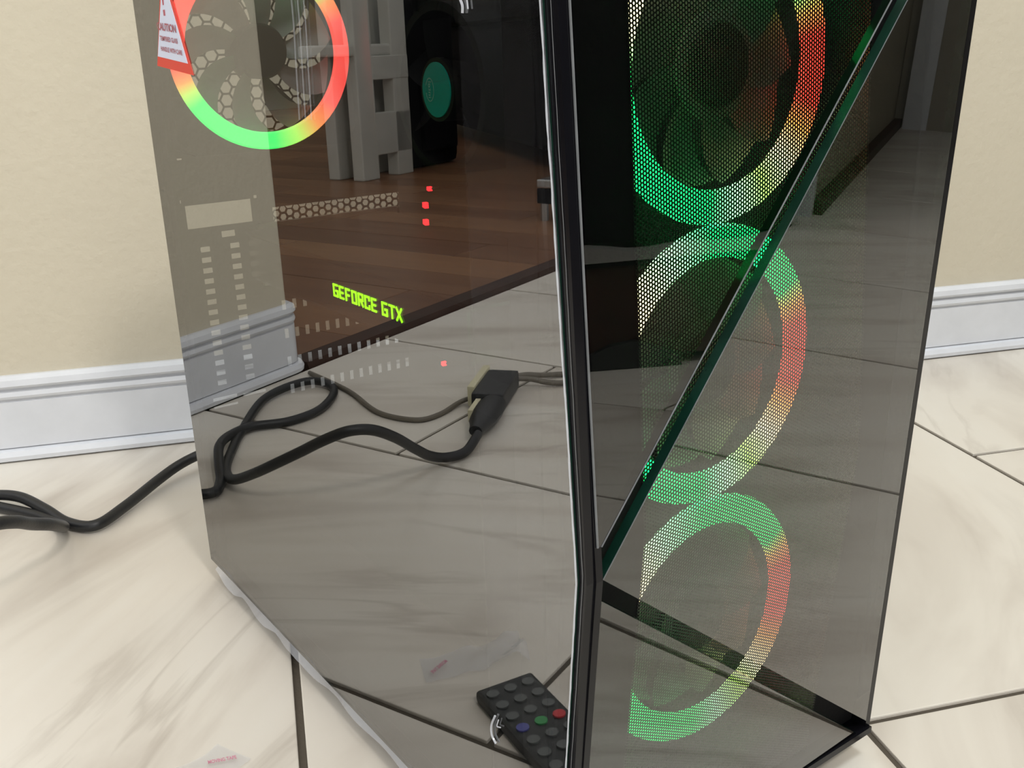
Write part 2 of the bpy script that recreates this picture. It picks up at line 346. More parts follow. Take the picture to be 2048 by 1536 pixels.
# chassis: top, bottom, right side, middle tray, drive wall
ch = MB(); 
for x0, x1, y0, y1 in ((.001, W, .02, .06), (.001, W, D-.03, D), (.001, .02, .06, D-.03), (W-.03, W, .06, D-.03)): ch.box(x0, x1, y0, y1, ZT-.012, ZT-.002)
ch.box(.002, W, .022, D, ZB+.001, ZB+.005); ch.box(W-.004, W, .022, D, ZB+.001, ZT-.002)
ch.box(.1705, .1725, .05, D-.001, ZB+.10, ZT-.012)
ch.box(.0045, .0075, .014, .030, ZB+.005, ZT-.012); ch.box(.0045, .0075, D-.014, D-.001, ZB+.005, ZT-.012)
chs = ch.build('chassis', 'black', tower, OFF)
for i in range(13): MB().box(.02, W-.03, .072+i*.0235, .078+i*.0235, ZT-.010, ZT-.004).build('added_top_slat', 'black', chs)  # unseen top, added with open gaps to let light inside
# rear panel with cut-outs, the wall shows through them
holes = [(.0147, .0586, .2495, .2645)]
for c_ in (.0243, .0445):
    for i in range(14): z = .2352-i*.00708; holes.append((c_-.0031, c_+.0031, z-.0017, z+.0017))
for i, z in enumerate((.189, .1685, .148, .1275)):
    for k in range(14):
        x = .0745+k*.0079
        if x > .181: break
        holes.append((x-.0014, x+.0014, z-.0034, z+.0034))
holes += [(.0165, .0335, .1308, .1330), (.038, .0545, .1298, .1318), (.0165, .0335, .1255, .1270), (.0135, .0165, .2935, .2965), (.0105, .0125, .2665, .2685), (.0612, .0632, .2645, .2665), (.0365, .0455, .2415, .2455)]
holes += [(.0735, .1825, .2462, .2570), (.006, .130, .2945, .4195)]
xs = sorted({.0, W-.001, *[round(h[i], 5) for h in holes for i in (0, 1)]}); zs = sorted({ZB+.002, ZT-.003, *[round(h[i], 5) for h in holes for i in (2, 3)]})
H = np.array(holes); rp = MB(); grid = {}
xs_, zs_ = np.array(xs), np.array(zs); xc, zc = (xs_[1:]+xs_[:-1])/2, (zs_[1:]+zs_[:-1])/2
full = np.ones((len(xc), len(zc)), bool)
for h in holes: full[np.ix_((xc > h[0]) & (xc < h[1]), (zc > h[2]) & (zc < h[3]))] = False
for j in range(len(zc)):                                                     # merge runs along x
    i = 0
    while i < len(xc):
        if full[i, j]:
            i2 = i
            while i2+1 < len(xc) and full[i2+1, j]: i2 += 1
            x0, x1, z0, z1 = xs[i], xs[i2+1], zs[j], zs[j+1]
            rp.add([(x0, D, z0), (x1, D, z0), (x1, D, z1), (x0, D, z1)], [(0, 1, 2, 3)]); i = i2+1
        else: i += 1
V, F = perforated(.0735, .1825, lambda z: z*0+D, .2455, .2575, .0056, .0023)
k = len(rp.v); rp.add(V.tolist(), F.tolist())
V, F = perforated(.006, .130, lambda z: z*0+D, .2945, .4195, .0079, .0038, lambda x, z: ((x-.0668)**2+(z-.357)**2 < .054**2))
rp.add(V.tolist(), F.tolist())
# plate round the round grille
ring = 40; va = []
for i in range(ring):
    q = 2*math.pi*i/ring; c_, s_ = math.cos(q), math.sin(q); t = .0625/max(abs(c_), abs(s_))
    va += [(.0668+.052*c_, D+.0003, .357+.052*s_), (.068+min(t, .0625*1.42)*c_, D+.0003, .357+t*s_)]
rp.add(va, [(2*i, 2*i+1, (2*i+3) % (2*ring), (2*i+2) % (2*ring)) for i in range(ring)])
rp.build('rear_panel', 'black', tower, OFF)
# power supply shroud, motherboard
MB().box(.0085, W-.006, .06, D-.002, ZB+.006, ZB+.098).build('power_supply_shroud', 'black', tower, OFF, bevel=.001)
mb = MB().box(.166, .1685, .13, D-.012, .125, .405).build('motherboard', 'pcb', tower, OFF)
io = MB().box(.132, .166, D-.045, D-.004, .272, .40).build('port_block', 'black', mb, bevel=.001)
for i in range(4): MB().box(.130, .166, .165-.010*i, .171-.010*i, .285, .400).build('memory_module', 'blackm', mb, bevel=.0005)
for i in range(3): MB().box(.158, .166, .19, .31, .150+.04*i, .157+.04*i).build('slot', 'blackm', mb, bevel=.0006)
for px, s_ in (((855, 378), 1.), ((847, 411), 1.35), ((848, 445), 1.35), ((884, 728), 1.)):
    d = fw*2018.14+rt2*(px[0]-1024)+up2*(768-px[1]); q = CAMP+d*((.136-CAMP.x)/d.x); y, z = q.y, q.z
    l = MB(); l.prism([(.136, y-.0010*s_, z-.0014*s_), (.136, y+.0012*s_, z-.0008*s_), (.136, y+.0010*s_, z+.0014*s_), (.136, y-.0009*s_, z+.0012*s_)], (.003, 0, 0))
    l = tag(l.build('indicator_light', 'red', mb), 'lit red indicator light')
    MB().tube([(.1385, y, z), (.167, y, z)], .0012, 8).build('light_post', 'blackm', mb)
# graphics card
gc = MB(); gc.box(.0508, .160, .130, D-.006, .2125, .2425)
gpu = gc.build('graphics_card', 'plastic', tower, OFF, bevel=.002)
MB().box(.0506, .162, .128, D-.006, .2427, .2447).build('back_plate', 'blackm', gpu, bevel=.0005)
MB().box(.06, .166, D-.006, D-.003, .206, .248).build('bracket', 'steel', gpu)
LET = dict(G=[[(.82, 1), (0, 1), (0, 0), (.82, 0), (.82, .48), (.48, .48)]], E=[[(.75, 1), (0, 1), (0, 0), (.75, 0)], [(0, .5), (.65, .5)]], F=[[(.75, 1), (0, 1), (0, 0)], [(0, .48), (.62, .48)]],
    O=[[(0, 0), (0, 1), (.8, 1), (.8, 0), (0, 0)]], R=[[(0, 0), (0, 1), (.8, 1), (.8, .48), (0, .48)], [(.35, .48), (.8, 0)]], C=[[(.8, .75), (.8, 1), (0, 1), (0, 0), (.8, 0), (.8, .25)]], T=[[(0, 1), (.9, 1)], [(.45, 1), (.45, 0)]], X=[[(0, 1), (.85, 0)], [(0, 0), (.85, 1)]])
wd, adv = 9.55, 0; cur = 0; LW = .0788/10.9
for chx in 'GEFORCE GTX':
    if chx == ' ': cur += .55; continue
    lm = MB()
    for pl in LET[chx]:
        for (u0, v0), (u1, v1) in zip(pl[:-1], pl[1:]):
            d = Vector((u1-u0, v1-v0)); d.normalize(); nn = Vector((-d.y, d.x))*.088; d = d*.085
            q = [(u0-d.x+nn.x, v0-d.y+nn.y), (u1+d.x+nn.x, v1+d.y+nn.y), (u1+d.x-nn.x, v1+d.y-nn.y), (u0-d.x-nn.x, v0-d.y-nn.y)]
            lm.prism([(.0500, .2680-(cur+.10+u*.80)*LW, .2242+v*.0064) for u, v in q], (.0006, 0, 0))
    tag(lm.build('letter', 'green', gpu), 'glowing green letter '+chx); cur += 1.045
# processor cooler with its round label
cc = MB(); cc.lathe([(.0, .0), (.0, .001)], 4) if False else None
cool = MB()
def ring_x(mb, cy, cz, r0, r1, x0, x1, n=40, mi=0):
    o = len(mb.v)
    for i in range(n):
        q = 2*math.pi*i/n
        for r, x in ((r0, x0), (r1, x0), (r1, x1), (r0, x1)): mb.v.append((x, cy+r*math.cos(q), cz+r*math.sin(q)))
    for i in range(n):
        j = (i+1) % n
        for t in range(4): mb.f.append((o+i*4+t, o+j*4+t, o+j*4+(t+1) % 4, o+i*4+(t+1) % 4)); mb.m.append(mi)
CY, CZ = .2270, .3352
ring_x(cool, CY, CZ, .040, .0445, .102, .150)
for i in range(4):
    q = math.pi/4+i*math.pi/2; c_, s_ = math.cos(q), math.sin(q)
    cool.tube([(.128, CY+.043*c_, CZ+.043*s_), (.150, CY+.053*c_, CZ+.053*s_), (.166, CY+.055*c_, CZ+.055*s_)], .004, 8)
cooler = cool.build('processor_cooler', 'blackm', tower, OFF, smooth=True)
hb = MB(); ring_x(hb, CY, CZ, .0005, .0165, .1012, .13, 32); hb.build('hub', 'hub', cooler, smooth=True)
for i in range(7):
    q = 2*math.pi*i/7; b_ = MB(); pts = []
    for t in np.linspace(0, 1, 6):
        for x, dq in ((.104, .0), (.122, .55)): r = .016+.0225*t; qq = q+dq+.25*t; pts.append((x, CY+r*math.cos(qq), CZ+r*math.sin(qq)))
    b_.add(pts, [(2*k_, 2*k_+1, 2*k_+3, 2*k_+2) for k_ in range(5)]); b_.build('blade', 'blackm', cooler, smooth=True)
lb = MB(); lb.prism([(.1005, CY+.0138*math.cos(2*math.pi*i/48), CZ+.0142*math.sin(2*math.pi*i/48)) for i in range(48)], (.0007, 0, 0))
tag(lb.build('label_disc', 'teal', cooler), 'round teal label')
pr = MB()                                                                    # small swirl mark: an open oval round lower case letters, reading upwards
def swirl(mb, x, cy, cz, ry, rz, w_, a0, a1, n=26):
    o = len(mb.v)
    for i in range(n+1):
        q = a0+(a1-a0)*i/n
        mb.v += [(x, cy+(ry-w_)*math.cos(q), cz+(rz-w_)*math.sin(q)), (x, cy+ry*math.cos(q), cz+rz*math.sin(q))]
    for i in range(n): mb.f.append((o+2*i, o+2*i+1, o+2*i+3, o+2*i+2)); mb.m.append(0)
swirl(pr, .1003, CY+.0060, CZ, .0042, .0062, .0005, .35, 6.0)
tv, tf = text_mesh('intel', .0030, .0085)
pr.add([(.1002, CY+.0073-v, CZ-.0042+u) for u, v in tv], tf); pr.build('print', 'tealprint', cooler)

# front sheet: frame with the perforated grille in the middle, bent like the front
O_ = .012; XL, XR_ = .039, .166
fb = MB()
for x0, x1 in ((.0012, XL), (XR_, W-.0012)):
    y = lambda z: float(prof_y(z))+O_
    for z0, z1 in ((ZB+.001, ZV), (ZV, ZT-.002)):
        fb.prism([(x0, y(z0), z0), (x1, y(z0), z0), (x1, y(z1), z1), (x0, y(z1), z1)], (0, .002, 0), 1)
# side lips that close the front at the left and at the right
def yA(x, z, tri):
    p, q, r = tri; nrm = (q-p).cross(r-p); return p.y-(nrm.x*(x-p.x)+nrm.z*(z-p.z))/nrm.y
TA, TB, TC = (V0, VTR, VTL), (V0, VR, VTR), (V0, VL, VR)
def front_y(x, z): return max(yA(x, z, TA), yA(x, z, TB), yA(x, z, TC))   # concave pieces meet in the ridges
gedge = [(.0072, ZT-.002), (.0024, .3699), (-.0040, .2867), (-.0117, .1818), (-.0039, .0992), (.0045, ZB+.0005)]
for (y0, z0), (y1, z1) in zip(gedge[:-1], gedge[1:]):
    a0, a1 = float(prof_y(z0)), float(prof_y(z1))
    fb.prism([(.0007, a0, z0), (.0007, y0+.0004, z0), (.0007, y1+.0004, z1), (.0007, a1, z1)], (.0045, 0, 0))
    fb.prism([(.0045, y0-.0045, z0), (.0045, a0+.0165, z0), (.0045, a1+.0165, z1), (.0045, y1-.0045, z1)], (.003, 0, 0))
fb.prism([(.0050, a_, z_) for a_, z_ in ((float(prof_y(ZT-.002))+.0045, ZT-.002), (float(prof_y(ZV))+.0045, ZV), (float(prof_y(ZB))+.0045, ZB+.001), (.03, ZB+.001), (.03, ZT-.002))], (.0025, 0, 0))
fb.prism([(W, YT, ZT-.002), (W, YR, ZB), (W, .035, ZB), (W, .035, ZT-.002)], (-.0035, 0, 0))
fb.box(.0012, W-.0005, .0012, .036, ZB, ZB+.0035)
bez = fb.build('front_bezel', ['plastic', 'blackm'], tower, OFF)
hl = MB(); hp = []
for z in np.linspace(ZT-.003, ZB+.004, 60):
    yy = np.interp(-z, [-q[1] for q in gedge], [q[0] for q in gedge]); hp.append((.0004, .5*(yy+float(prof_y(z)))-.0002+rng.normal(0, .00008), z))
hl.tube(hp, .00012, 6); hl.build('seam_highlight', 'gedge2', bez)  # pale thread: the bezel's line highlight put into colour
V, F = perforated(XL-.001, XR_+.001, lambda z: prof_y(z)+O_-.0003, ZB+.004, ZT-.004, .0015, .00056, None, .00034)
me = bpy.data.meshes.new('mesh_grille'); me.from_pydata(V.tolist(), [], F.tolist()); me.materials.append(MT['black'])
tag(link('mesh_grille', me, tower, OFF), 'fine black perforated grille in front of the fans', None, None, 'stuff')
# side glass
def pane(name, poly, nrm, th, mats, parent=tower):
    p = MB(); p.prism(poly, nrm*-th, 0, 2, 1); return p.build(name, mats, parent, OFF)
ZG = .0158
side_poly = [Vector((0, y, z)) for y, z in gedge[:-1]]+[Vector((0, .0050, ZG)), Vector((0, D, ZG)), Vector((0, D, ZT-.002))]
sg = pane('side_glass_panel', side_poly, Vector((-1, 0, 0)), .004, ['side', 'sidein', 'gedge'])
sg['label'] = 'mirrored tinted glass side panel'
# front glass: three panes; corners found by looking along the photograph's sight lines onto the three facet planes
def hit(u, tri):
    d = fw*2018.14+rt2*(u[0]-1024)+up2*(768-u[1]); p, q, r = tri; nrm = (q-p).cross(r-p).normalized(); t = (p-CAMP).dot(nrm)/d.dot(nrm); return CAMP+d*t
def at_z(p, q, z): t = (z-p.z)/(q.z-p.z); return p+(q-p)*t
def nrm_(tri):
    n_ = (tri[1]-tri[0]).cross(tri[2]-tri[0]).normalized(); return n_ if n_.y < 0 else -n_
zt = ZT-.006
a1, a2, a3, a4 = hit((1139, 0), TA), hit((1195, 1096), TA), hit((1203, 1094), TA), hit((1783, 0), TA)
pA = [at_z(a2, a1, zt), a2, a3, at_z(a3, a4, zt)]
if pA[3].x > W-.006: pA[3].x = W-.006
b1, b2, b3 = hit((1206, 1160), TB), hit((1815, 0), TB), hit((1733, 1441), TB)
tb = at_z(b1, b2, zt)
if tb.x > W-.005:
    tt = (W-.005-b1.x)/(tb.x-b1.x); tb = b1+(tb-b1)*tt
pB = [b1, Vector((W-.0040, b3.y, b3.z)), Vector((W-.0040, yA(W-.004, tb.z, TB), tb.z)), tb]
c1, c2, c3 = hit((1194, 1198), TC), hit((1721, 1471), TC), hit((1172, 1536), TC)
c4 = at_z(c1, c3, ZB+.003)
pC = [c1, c4, Vector((c2.x, c2.y, c2.z))]
for pl, tri, lab in ((pA, TA, 'upper left mirrored glass facet'), (pB, TB, 'right mirrored glass facet'), (pC, TC, 'lower mirrored glass facet')):
    pn = tag(pane('front_glass_panel', pl, nrm_(tri), .0042, ['front', 'frontin', 'gedge']), lab)
    if tri is TB: paneB = pn
# pale ground edges of the panes
for poly, seg in ((pA, (0, 1)), (pA, (2, 3))):
    n_ = nrm_(TA); p, q = poly[seg[0]], poly[seg[1]]
    MB().tube([p+n_*.0001, q+n_*.0001], .00045 if seg[0] == 0 else .00028, 6).build('glass_edge', 'gedge2', bez)
p, q = pB[3], pB[0]; MB().tube([p, q], .0002, 6).build('glass_edge', 'gedge2', bez)
# feet
for x in (.025, W-.03):
    for y in (.05, D-.05):
        ft = MB(); ft.v = []; o = MB().lathe([(0.0001, 0), (.013, 0), (.013, .003), (.011, .0145), (.0001, .0145)], 24)
        o.v = [(a_, b_, c_) for a_, c_, b_ in [(v[0], v[1], v[2]) for v in o.v]]
        o.build('foot', 'blackm', tower, OFF+Vector((x, y, 0)), smooth=True)

# fans -------------------------------------------------------------
def fan(name, loc, ringmat, ro, ri, back, label):
    """front of the frame lies at local y=0; the fan goes back to y=+.025"""
    f = MB(); n = 64; S = .0599; rc = .006
    def sq(q):
        c_, s_ = math.cos(q), math.sin(q); t = S/max(abs(c_), abs(s_)); t = min(t, S*1.33); return (t*c_, t*s_)
    inner = .0545
    for i in range(n):
        q = 2*math.pi*i/n; a_, b_ = sq(q); c_, s_ = math.cos(q), math.sin(q)
        f.v += [(inner*c_, .002, inner*s_), (a_, .002, b_), (a_, .025, b_), (inner*c_, .025, inner*s_)]
    for i in range(n):
        j = (i+1) % n
        for t in range(4): f.f.append((i*4+t, j*4+t, j*4+(t+1) % 4, i*4+(t+1) % 4)); f.m.append(0)
    for i in range(4):
        q = .4+i*math.pi/2; f.tube([(.015*math.cos(q), .0235, .015*math.sin(q)), (.056*math.cos(q+.3), .0235, .056*math.sin(q+.3))], .0018, 6)
    fr = f.build(name, 'blackm', tower, OFF+Vector(loc)); fr['label'] = label
    r = MB().lathe([(ri, .0015), (ri+.001, -.0006), (ro-.001, -.0006), (ro, .0015), (ro, .0022), (ri, .0022)], 96, closed=True)
    tag(r.build('light_ring', ringmat, fr, smooth=True), 'ring of coloured light')
    h = MB().lathe([(.0001, .0012), (.0152, .0012), (.0165, .0028), (.0165, .022), (.0001, .022)], 40); h.build('hub', 'hub', fr, smooth=True)
    if not back: MB().lathe([(.0166, .003), (.0205, .004), (.0205, .0055), (.0166, .006)], 40, closed=True).build('hub_collar', 'blade', fr, smooth=True)
    bm_ = None
    for i in range(9):
        if bm_ is None:
            b_ = MB(); K = 8
            for s in range(K+1):
                t = s/K; rr = .0160+(.0300 if not back else .0335)*t
                for e_ in np.linspace(0, 1, 5):
                    qq = .38*t*t+(e_-.5)*(.50 if back else .80); b_.v.append((rr*math.cos(qq), .006+.007*e_+.001*math.sin(3*e_), rr*math.sin(qq)))
            for s in range(K):
                for e_ in range(4): b_.f.append((s*5+e_, s*5+e_+1, s*5+e_+6, s*5+e_+5)); b_.m.append(0)
            o = bm_ = b_.build('blade', 'blade', fr, smooth=True)
        else:
            o = bm_.copy(); C.objects.link(o)
        o.rotation_euler = (0, -2*math.pi*i/9, 0)
    return fr
for z, lab in ((.3475, 'upper front fan with coloured light ring'), (.2275, 'middle front fan with coloured light ring'), (.1075, 'lower front fan with coloured light ring')):
    fan('case_fan', (.1045, .0266, z), 'ringf', .0600, .0463, False, lab)
fan('case_fan', (.0668, D-.0285, .3571), 'ringr', .0592, .0485, True, 'rear fan with coloured light ring')

# overlapping strips of protective film, a little paler than the bare glass
def sidept(u, x=-.0003):
    d = fw*2018.14+rt2*(u[0]-1024)+up2*(768-u[1]); return CAMP+d*((x-CAMP.x)/d.x)
s0, s1 = sidept((914, 0)), sidept((986, 1530)); s0, s1 = at_z(s1, s0, ZT-.004), at_z(s0, s1, ZG+.001)
fs = MB(); fs.add([s0, s1]+[(-.0003, y+.0012, z) for y, z in reversed(gedge[1:-1])]+[(-.0003, .0082, ZT-.004)], [tuple(range(7))]); fs.build('film_strip', 'filmpale', sg)
f0, f1 = hit((1868, 0), TB), hit((1712, 1400), TB); nB = nrm_(TB)*.0003
fs = MB(); fs.add([p+nB for p in (f0, f1, Vector((W-.0045, yA(W-.0045, f1.z, TB), f1.z)), Vector((W-.0045, yA(W-.0045, f0.z, TB), f0.z)))], [(0, 1, 2, 3)])
fs.build('film_strip', 'filmpale', paneB)

# caution sticker on the side glass ---------------------------------
def on_side(poly, x): return [(x, y, z) for y, z in poly]
tri = [(.3691, .3510), (.3103, .3462), (.3386, .4040)]
st = MB(); st.prism(on_side(tri, -.0006), (.0005, 0, 0)); stk = st.build('caution_sticker', 'stred', tower, OFF); stk['label'] = 'white triangular caution sticker with red border'
cx_, cz_ = .3400, .3630
inn = [(.3652, .3562), (.3160, .3522), (.3389, .3985)]
MB().prism(on_side(inn, -.0008), (.0002, 0, 0)).build('white_field', 'stwhite', stk)
def side_text(t, yl, z, h, w_, mat, slope=0.0):
    v, f = text_mesh(t, h, w_, bold=.02); b_ = MB(); b_.add([(-.0011, yl-u, z+vv-u*slope) for u, vv in v], f); return b_.build('print', mat, stk)
side_text('CAUTION', .3585, .3705, .0042, .0310, 'stdark', .08); side_text('TEMPERED GLASS', .3560, .3648, .0026, .0290, 'stdark', .08); side_text('HANDLE WITH CARE', .3570, .3592, .0026, .0350, 'stdark', .08)
ex = MB(); ex.prism(on_side([(.3432, .3935), (.3402, .3935), (.3425, .3830), (.3440, .3830)], -.0011), (.0003, 0, 0)); ex.prism(on_side([(.3445, .3805), (.3420, .3805), (.3422, .3775), (.3445, .3775)], -.0011), (.0003, 0, 0)); ex.build('mark', 'stdark', stk)

# protective film: ragged edges, loose strip along the bottom, wrinkles ----
fl = MB(); pts = []
gz = [q[1] for q in gedge]; gy = [q[0] for q in gedge]
zz = np.linspace(ZT-.003, .018, 150); nz_ = np.cumsum(rng.normal(0, .00012, 150)); nz_ -= np.linspace(nz_[0], nz_[-1], 150)
for i, z in enumerate(zz):
    y = np.interp(-z, [-q for q in gz], gy); pts.append((-.0004, y+.0007+nz_[i]*.7, z))
fl.tube(pts, [.00026+.00012*abs(math.sin(i*.7)) for i in range(150)], 6); film = fl.build('protective_film', 'film2', tower, OFF); film['label'] = 'clear protective film with ragged loose edge'
lo = MB(); NY = 120; ys = np.linspace(.385, .01, NY)
drop = np.interp(-ys, -np.array([.40, .375, .362, .352, .340, .330, .318, .300, .285, .270, .258, .243, .225, .20, .15, .05, .01]), [.0002, .0010, .0055, .0068, .0030, .0048, .0062, .0050, .0018, .0055, .0035, .0018, .0042, .0022, .0012, .0010, .0010])
for i, y in enumerate(ys):
    w_ = .0010*math.sin(i*.31)+.0006*math.sin(i*.17+1)
    for t in (0, .5, 1): lo.v.append((-.0006-t*.0015-t*w_, y, ZG+.0012-(drop[i]+.0012)*t))
for i in range(NY-1):
    for t in (0, 1): lo.f.append((i*3+t, i*3+t+1, i*3+t+4, i*3+t+3)); lo.m.append(0)
lo.build('loose_strip', 'film', film, smooth=True)
def wrinkle(path, r, mat='film2'): MB().tube(spline(path, 6), r, 6).build('wrinkle', mat, film, smooth=True)
def sp(u, x=-.0008):
    d = fw*2018.14+rt2*(u[0]-1024)+up2*(768-u[1]); t = (x-CAMP.x)/d.x; p = CAMP+d*t; return (p.x, p.y, p.z)
wrinkle([sp(q) for q in ((990, 1432), (983, 1450), (984, 1470), (992, 1487))], .0005)
wrinkle([sp(q) for q in ((997, 1440), (994, 1452), (1001, 1455))], .0003)
wrinkle([sp(q) for q in ((921, 0), (925, 12), (925, 26))], .0005); wrinkle([sp(q) for q in ((934, 0), (936, 18))], .0003)
for x_ in (588, 600, 612):                                                   # vertical scuffs in the film
    wrinkle([sp((x_-5, 0)), sp((x_, 60)), sp((x_+4, 130)), sp((x_+11, 240))], .00035, 'film3')

# ------------------------------------------------------------------ power cord looping on the floor beside the tower
Z = .0042
cp = [(.100, .43, .075), (.105, .50, .050), (.085, .575, .030), (.059, .592, .018), (.040, .590, .014), (.019, .580, .010), (-.019, .550, .007), (-.047, .532, .006), (-.063, .553, .005), (-.073, .582, .009), (-.086, .615, .012), (-.105, .640, .010), (-.134, .660, .006), (-.171, .652, .005), (-.211, .664, .005), (-.246, .703, .005), (-.252, .735, .006), (-.231, .752, .007), (-.178, .730, .006), (-.122, .655, .005), (-.099, .618, .005), (-.079, .582, .005), (-.071, .556, .006), (-.070, .532, .012), (-.077, .503, .026), (-.087, .479, .040), (-.101, .461, .052), (-.113, .441, .065), (-.128, .427, .073), (-.147, .424, .070), (-.171, .432, .055), (-.199, .449, .032), (-.220, .461, .016), (-.241, .467, .007), (-.263, .470, .006), (-.290, .490, .010)]
cpr = empty('power_cord', (-.10, .58, 0)); tag(cpr, 'black power cord looping over the floor tiles beside the tower', 'cord')
def rel(o): return -Vector(o.location)
MB().tube(spline(cp, 10), .0045, 12).build('cable', 'cord', cpr, rel(cpr), smooth=True)
pgd = (Vector((-.335, .535))-Vector((-.290, .494))).normalized(); pgn = Vector((-pgd.y, pgd.x))
def along(o, s, t, z): q = Vector(o)+pgd*s+pgn*t; return (q.x, q.y, z)
pb = MB(); secs = [(0, .0065, .0055), (.014, .009, .007), (.026, .013, .009), (.055, .015, .0105), (.078, .0135, .0095)]
for s_, hw_, hh in secs:
    for i in range(12):
        q = 2*math.pi*i/12; pb.v.append(along((-.290, .494), s_, hw_*math.cos(q), .0115+hh*math.sin(q)))
for k in range(len(secs)-1):
    for i in range(12): pb.f.append((k*12+i, k*12+(i+1) % 12, (k+1)*12+(i+1) % 12, (k+1)*12+i)); pb.m.append(0)
pb.f += [tuple(range(12)), tuple(48+i for i in range(12))]; pb.m += [0, 0]
plg = pb.build('plug', 'cord', cpr, rel(cpr), smooth=True)
tr = MB(); tr.add([along((-.290, .494), s_, t_, z_) for z_ in (.005, .017) for t_ in (-.0175, -.0125) for s_ in (.040, .075)], [(0, 2, 3, 1), (4, 5, 7, 6), (0, 1, 5, 4), (2, 6, 7, 3), (0, 4, 6, 2), (1, 3, 7, 5)]); tr.build('rating_tag', 'cream', plg)
# extension lead with its socket block
exl = empty('extension_lead', (-.33, .58, 0)); tag(exl, 'grey extension lead with a cream edged socket near the wall corner', 'cord')
sb = MB()
def obox(mb, o, s0, s1, t0, t1, z0, z1): mb.add([along(o, s, t, z) for z in (z0, z1) for t in (t0, t1) for s in (s0, s1)], [(0, 2, 3, 1), (4, 5, 7, 6), (0, 1, 5, 4), (2, 6, 7, 3), (0, 4, 6, 2), (1, 3, 7, 5)])
obox(sb, (-.290, .494), .0785, .160, -.024, .010, .001, .021); sk = sb.build('socket', 'cord', exl, rel(exl), bevel=.003)
tr = MB(); obox(tr, (-.290, .494), .092, .166, -.031, -.0235, .002, .0235); tr.build('trim', 'cream', sk, bevel=.001)
e0 = Vector(along((-.290, .494), .155, -.006, .012))
MB().tube(spline([e0, (-.430, .603, .010), (-.455, .600, .005), (-.50, .585, .003), (-.62, .55, .003)], 8), .003, 10).build('cable', 'cordgrey', exl, rel(exl), smooth=True)
MB().tube(spline([e0, (-.425, .588, .010), (-.450, .572, .004), (-.52, .53, .003), (-.62, .50, .003)], 8), .003, 10).build('cable', 'cordgrey', exl, rel(exl), smooth=True)
MB().tube(spline([Vector(along((-.290, .494), .10, -.024, .010)), (-.335, .590, .004), (-.300, .575, .003), (-.273, .577, .003), (-.255, .62, .003), (-.262, .69, .003), (-.262, .735, .003), (-.258, .79, .003)], 8), .0026, 10).build('cable', 'cordgrey', exl, rel(exl), smooth=True)

# remote control ------------------------------------------------------
rc_ = empty('remote_control', (-.081, .119, 0), math.radians(-173+180+0)); rc_.rotation_euler = (0, 0, math.radians(7)); tag(rc_, 'small black remote control lying on the tiles, reflected in the side glass', 'remote')
MB().box(-.0185, .0185, -.0445, .0445, .0, .0075).build('body', 'remote', rc_, bevel=.0022)
keym = None
for r_ in range(7):
    for c_ in range(3):
        x = -.0115+c_*.0115; y = .036-r_*.0115
        mat = {3: ('rred', 'rgreen', 'rblue')[c_]}.get(r_, 'key')
        k_ = MB(); k_.v = []; n = 16
        k_.prism([(x+.0037*math.cos(2*math.pi*i/n), y+.0033*math.sin(2*math.pi*i/n), .0085) for i in range(n)], (0, 0, -.002)); k_.build('button', mat, rc_)

# scrap of printed tape on the tiles
def flr(u, z=.0):
    d = fw*2018.14+rt2*(u[0]-1024)+up2*(768-u[1]); t = (z-CAMP.z)/d.z; return CAMP+d*t
tp = empty('tape_scrap', flr((430, 1526))); tag(tp, 'crumpled scrap of clear tape with pink print on the floor', 'tape scrap')
cu = MB(); U, Vv = 30, 10
q0, q1, q2, q3 = Vector((-.116, .177, 0)), Vector((-.124, .200, 0)), Vector((-.064, .221, 0)), Vector((-.054, .197, 0))
for i in range(U+1):
    for j in range(Vv+1):
        s_, t_ = i/U, j/Vv; t_ = min(1, max(0, t_+.05*math.sin(13*s_)*(j in (0, Vv))))
        p = (q0*(1-s_)+q3*s_)*(1-t_)+(q1*(1-s_)+q2*s_)*t_
        cr = max(0, 1-s_/.72); h_ = .0012+.0075*cr*abs(math.sin(6.5*s_+4*t_))**1.5+.003*cr*abs(math.sin(15*s_-7*t_))+.0005*math.sin(9*s_+3*t_)
        cu.v.append((p.x, p.y, h_))
for i in range(U):
    for j in range(Vv): a_ = i*(Vv+1)+j; cu.f.append((a_, a_+1, a_+Vv+2, a_+Vv+1)); cu.m.append(0)
cu.build('film', film_mat('tape_film', .24), tp, rel(tp), smooth=True)
tv, tf = text_mesh('MOVING TAPE', 1, 1, bold=.03)
e0_, e1_, e2_ = flr((417, 1528), .0034), flr((474, 1517), .0034), flr((415, 1521), .0034)
tt = MB(); tt.add([e0_+(e1_-e0_)*u+(e2_-e0_)*v for u, v in tv], tf); tt.build('print', 'pink', tp, rel(tp))

# ------------------------------------------------------------------ furniture of the next room, seen only in the side glass
ws = empty('white_stool', rm(-1.95, 1.76), TH); tag(ws, 'white painted wooden stool on the wood floor, mirrored in the side glass', 'stool')
for x in (.01, -.145):
    for y in (-.035, .055): MB().box(x-.035, x+.035, y-.02, y+.02, 0, .56).build('leg', 'white', ws, bevel=.004)
MB().box(-.18, .12, -.05, .08, .332, .362).build('seat', 'white', ws, bevel=.006)
MB().box(-.18, -.02, -.055, -.03, .065, .18).build('apron', 'white', ws, bevel=.003); MB().box(-.18, -.02, -.056, -.03, .268, .332).build('rail', 'white', ws, bevel=.003)
bg = empty('black_bag', rm(-2.28, 1.80), TH); tag(bg, 'black bag standing on the wood floor, mirrored in the side glass', 'bag')
b_ = MB().box(-.14, .13, -.06, .10, 0, .52); b_.build('body', 'fabric', bg, bevel=.03)
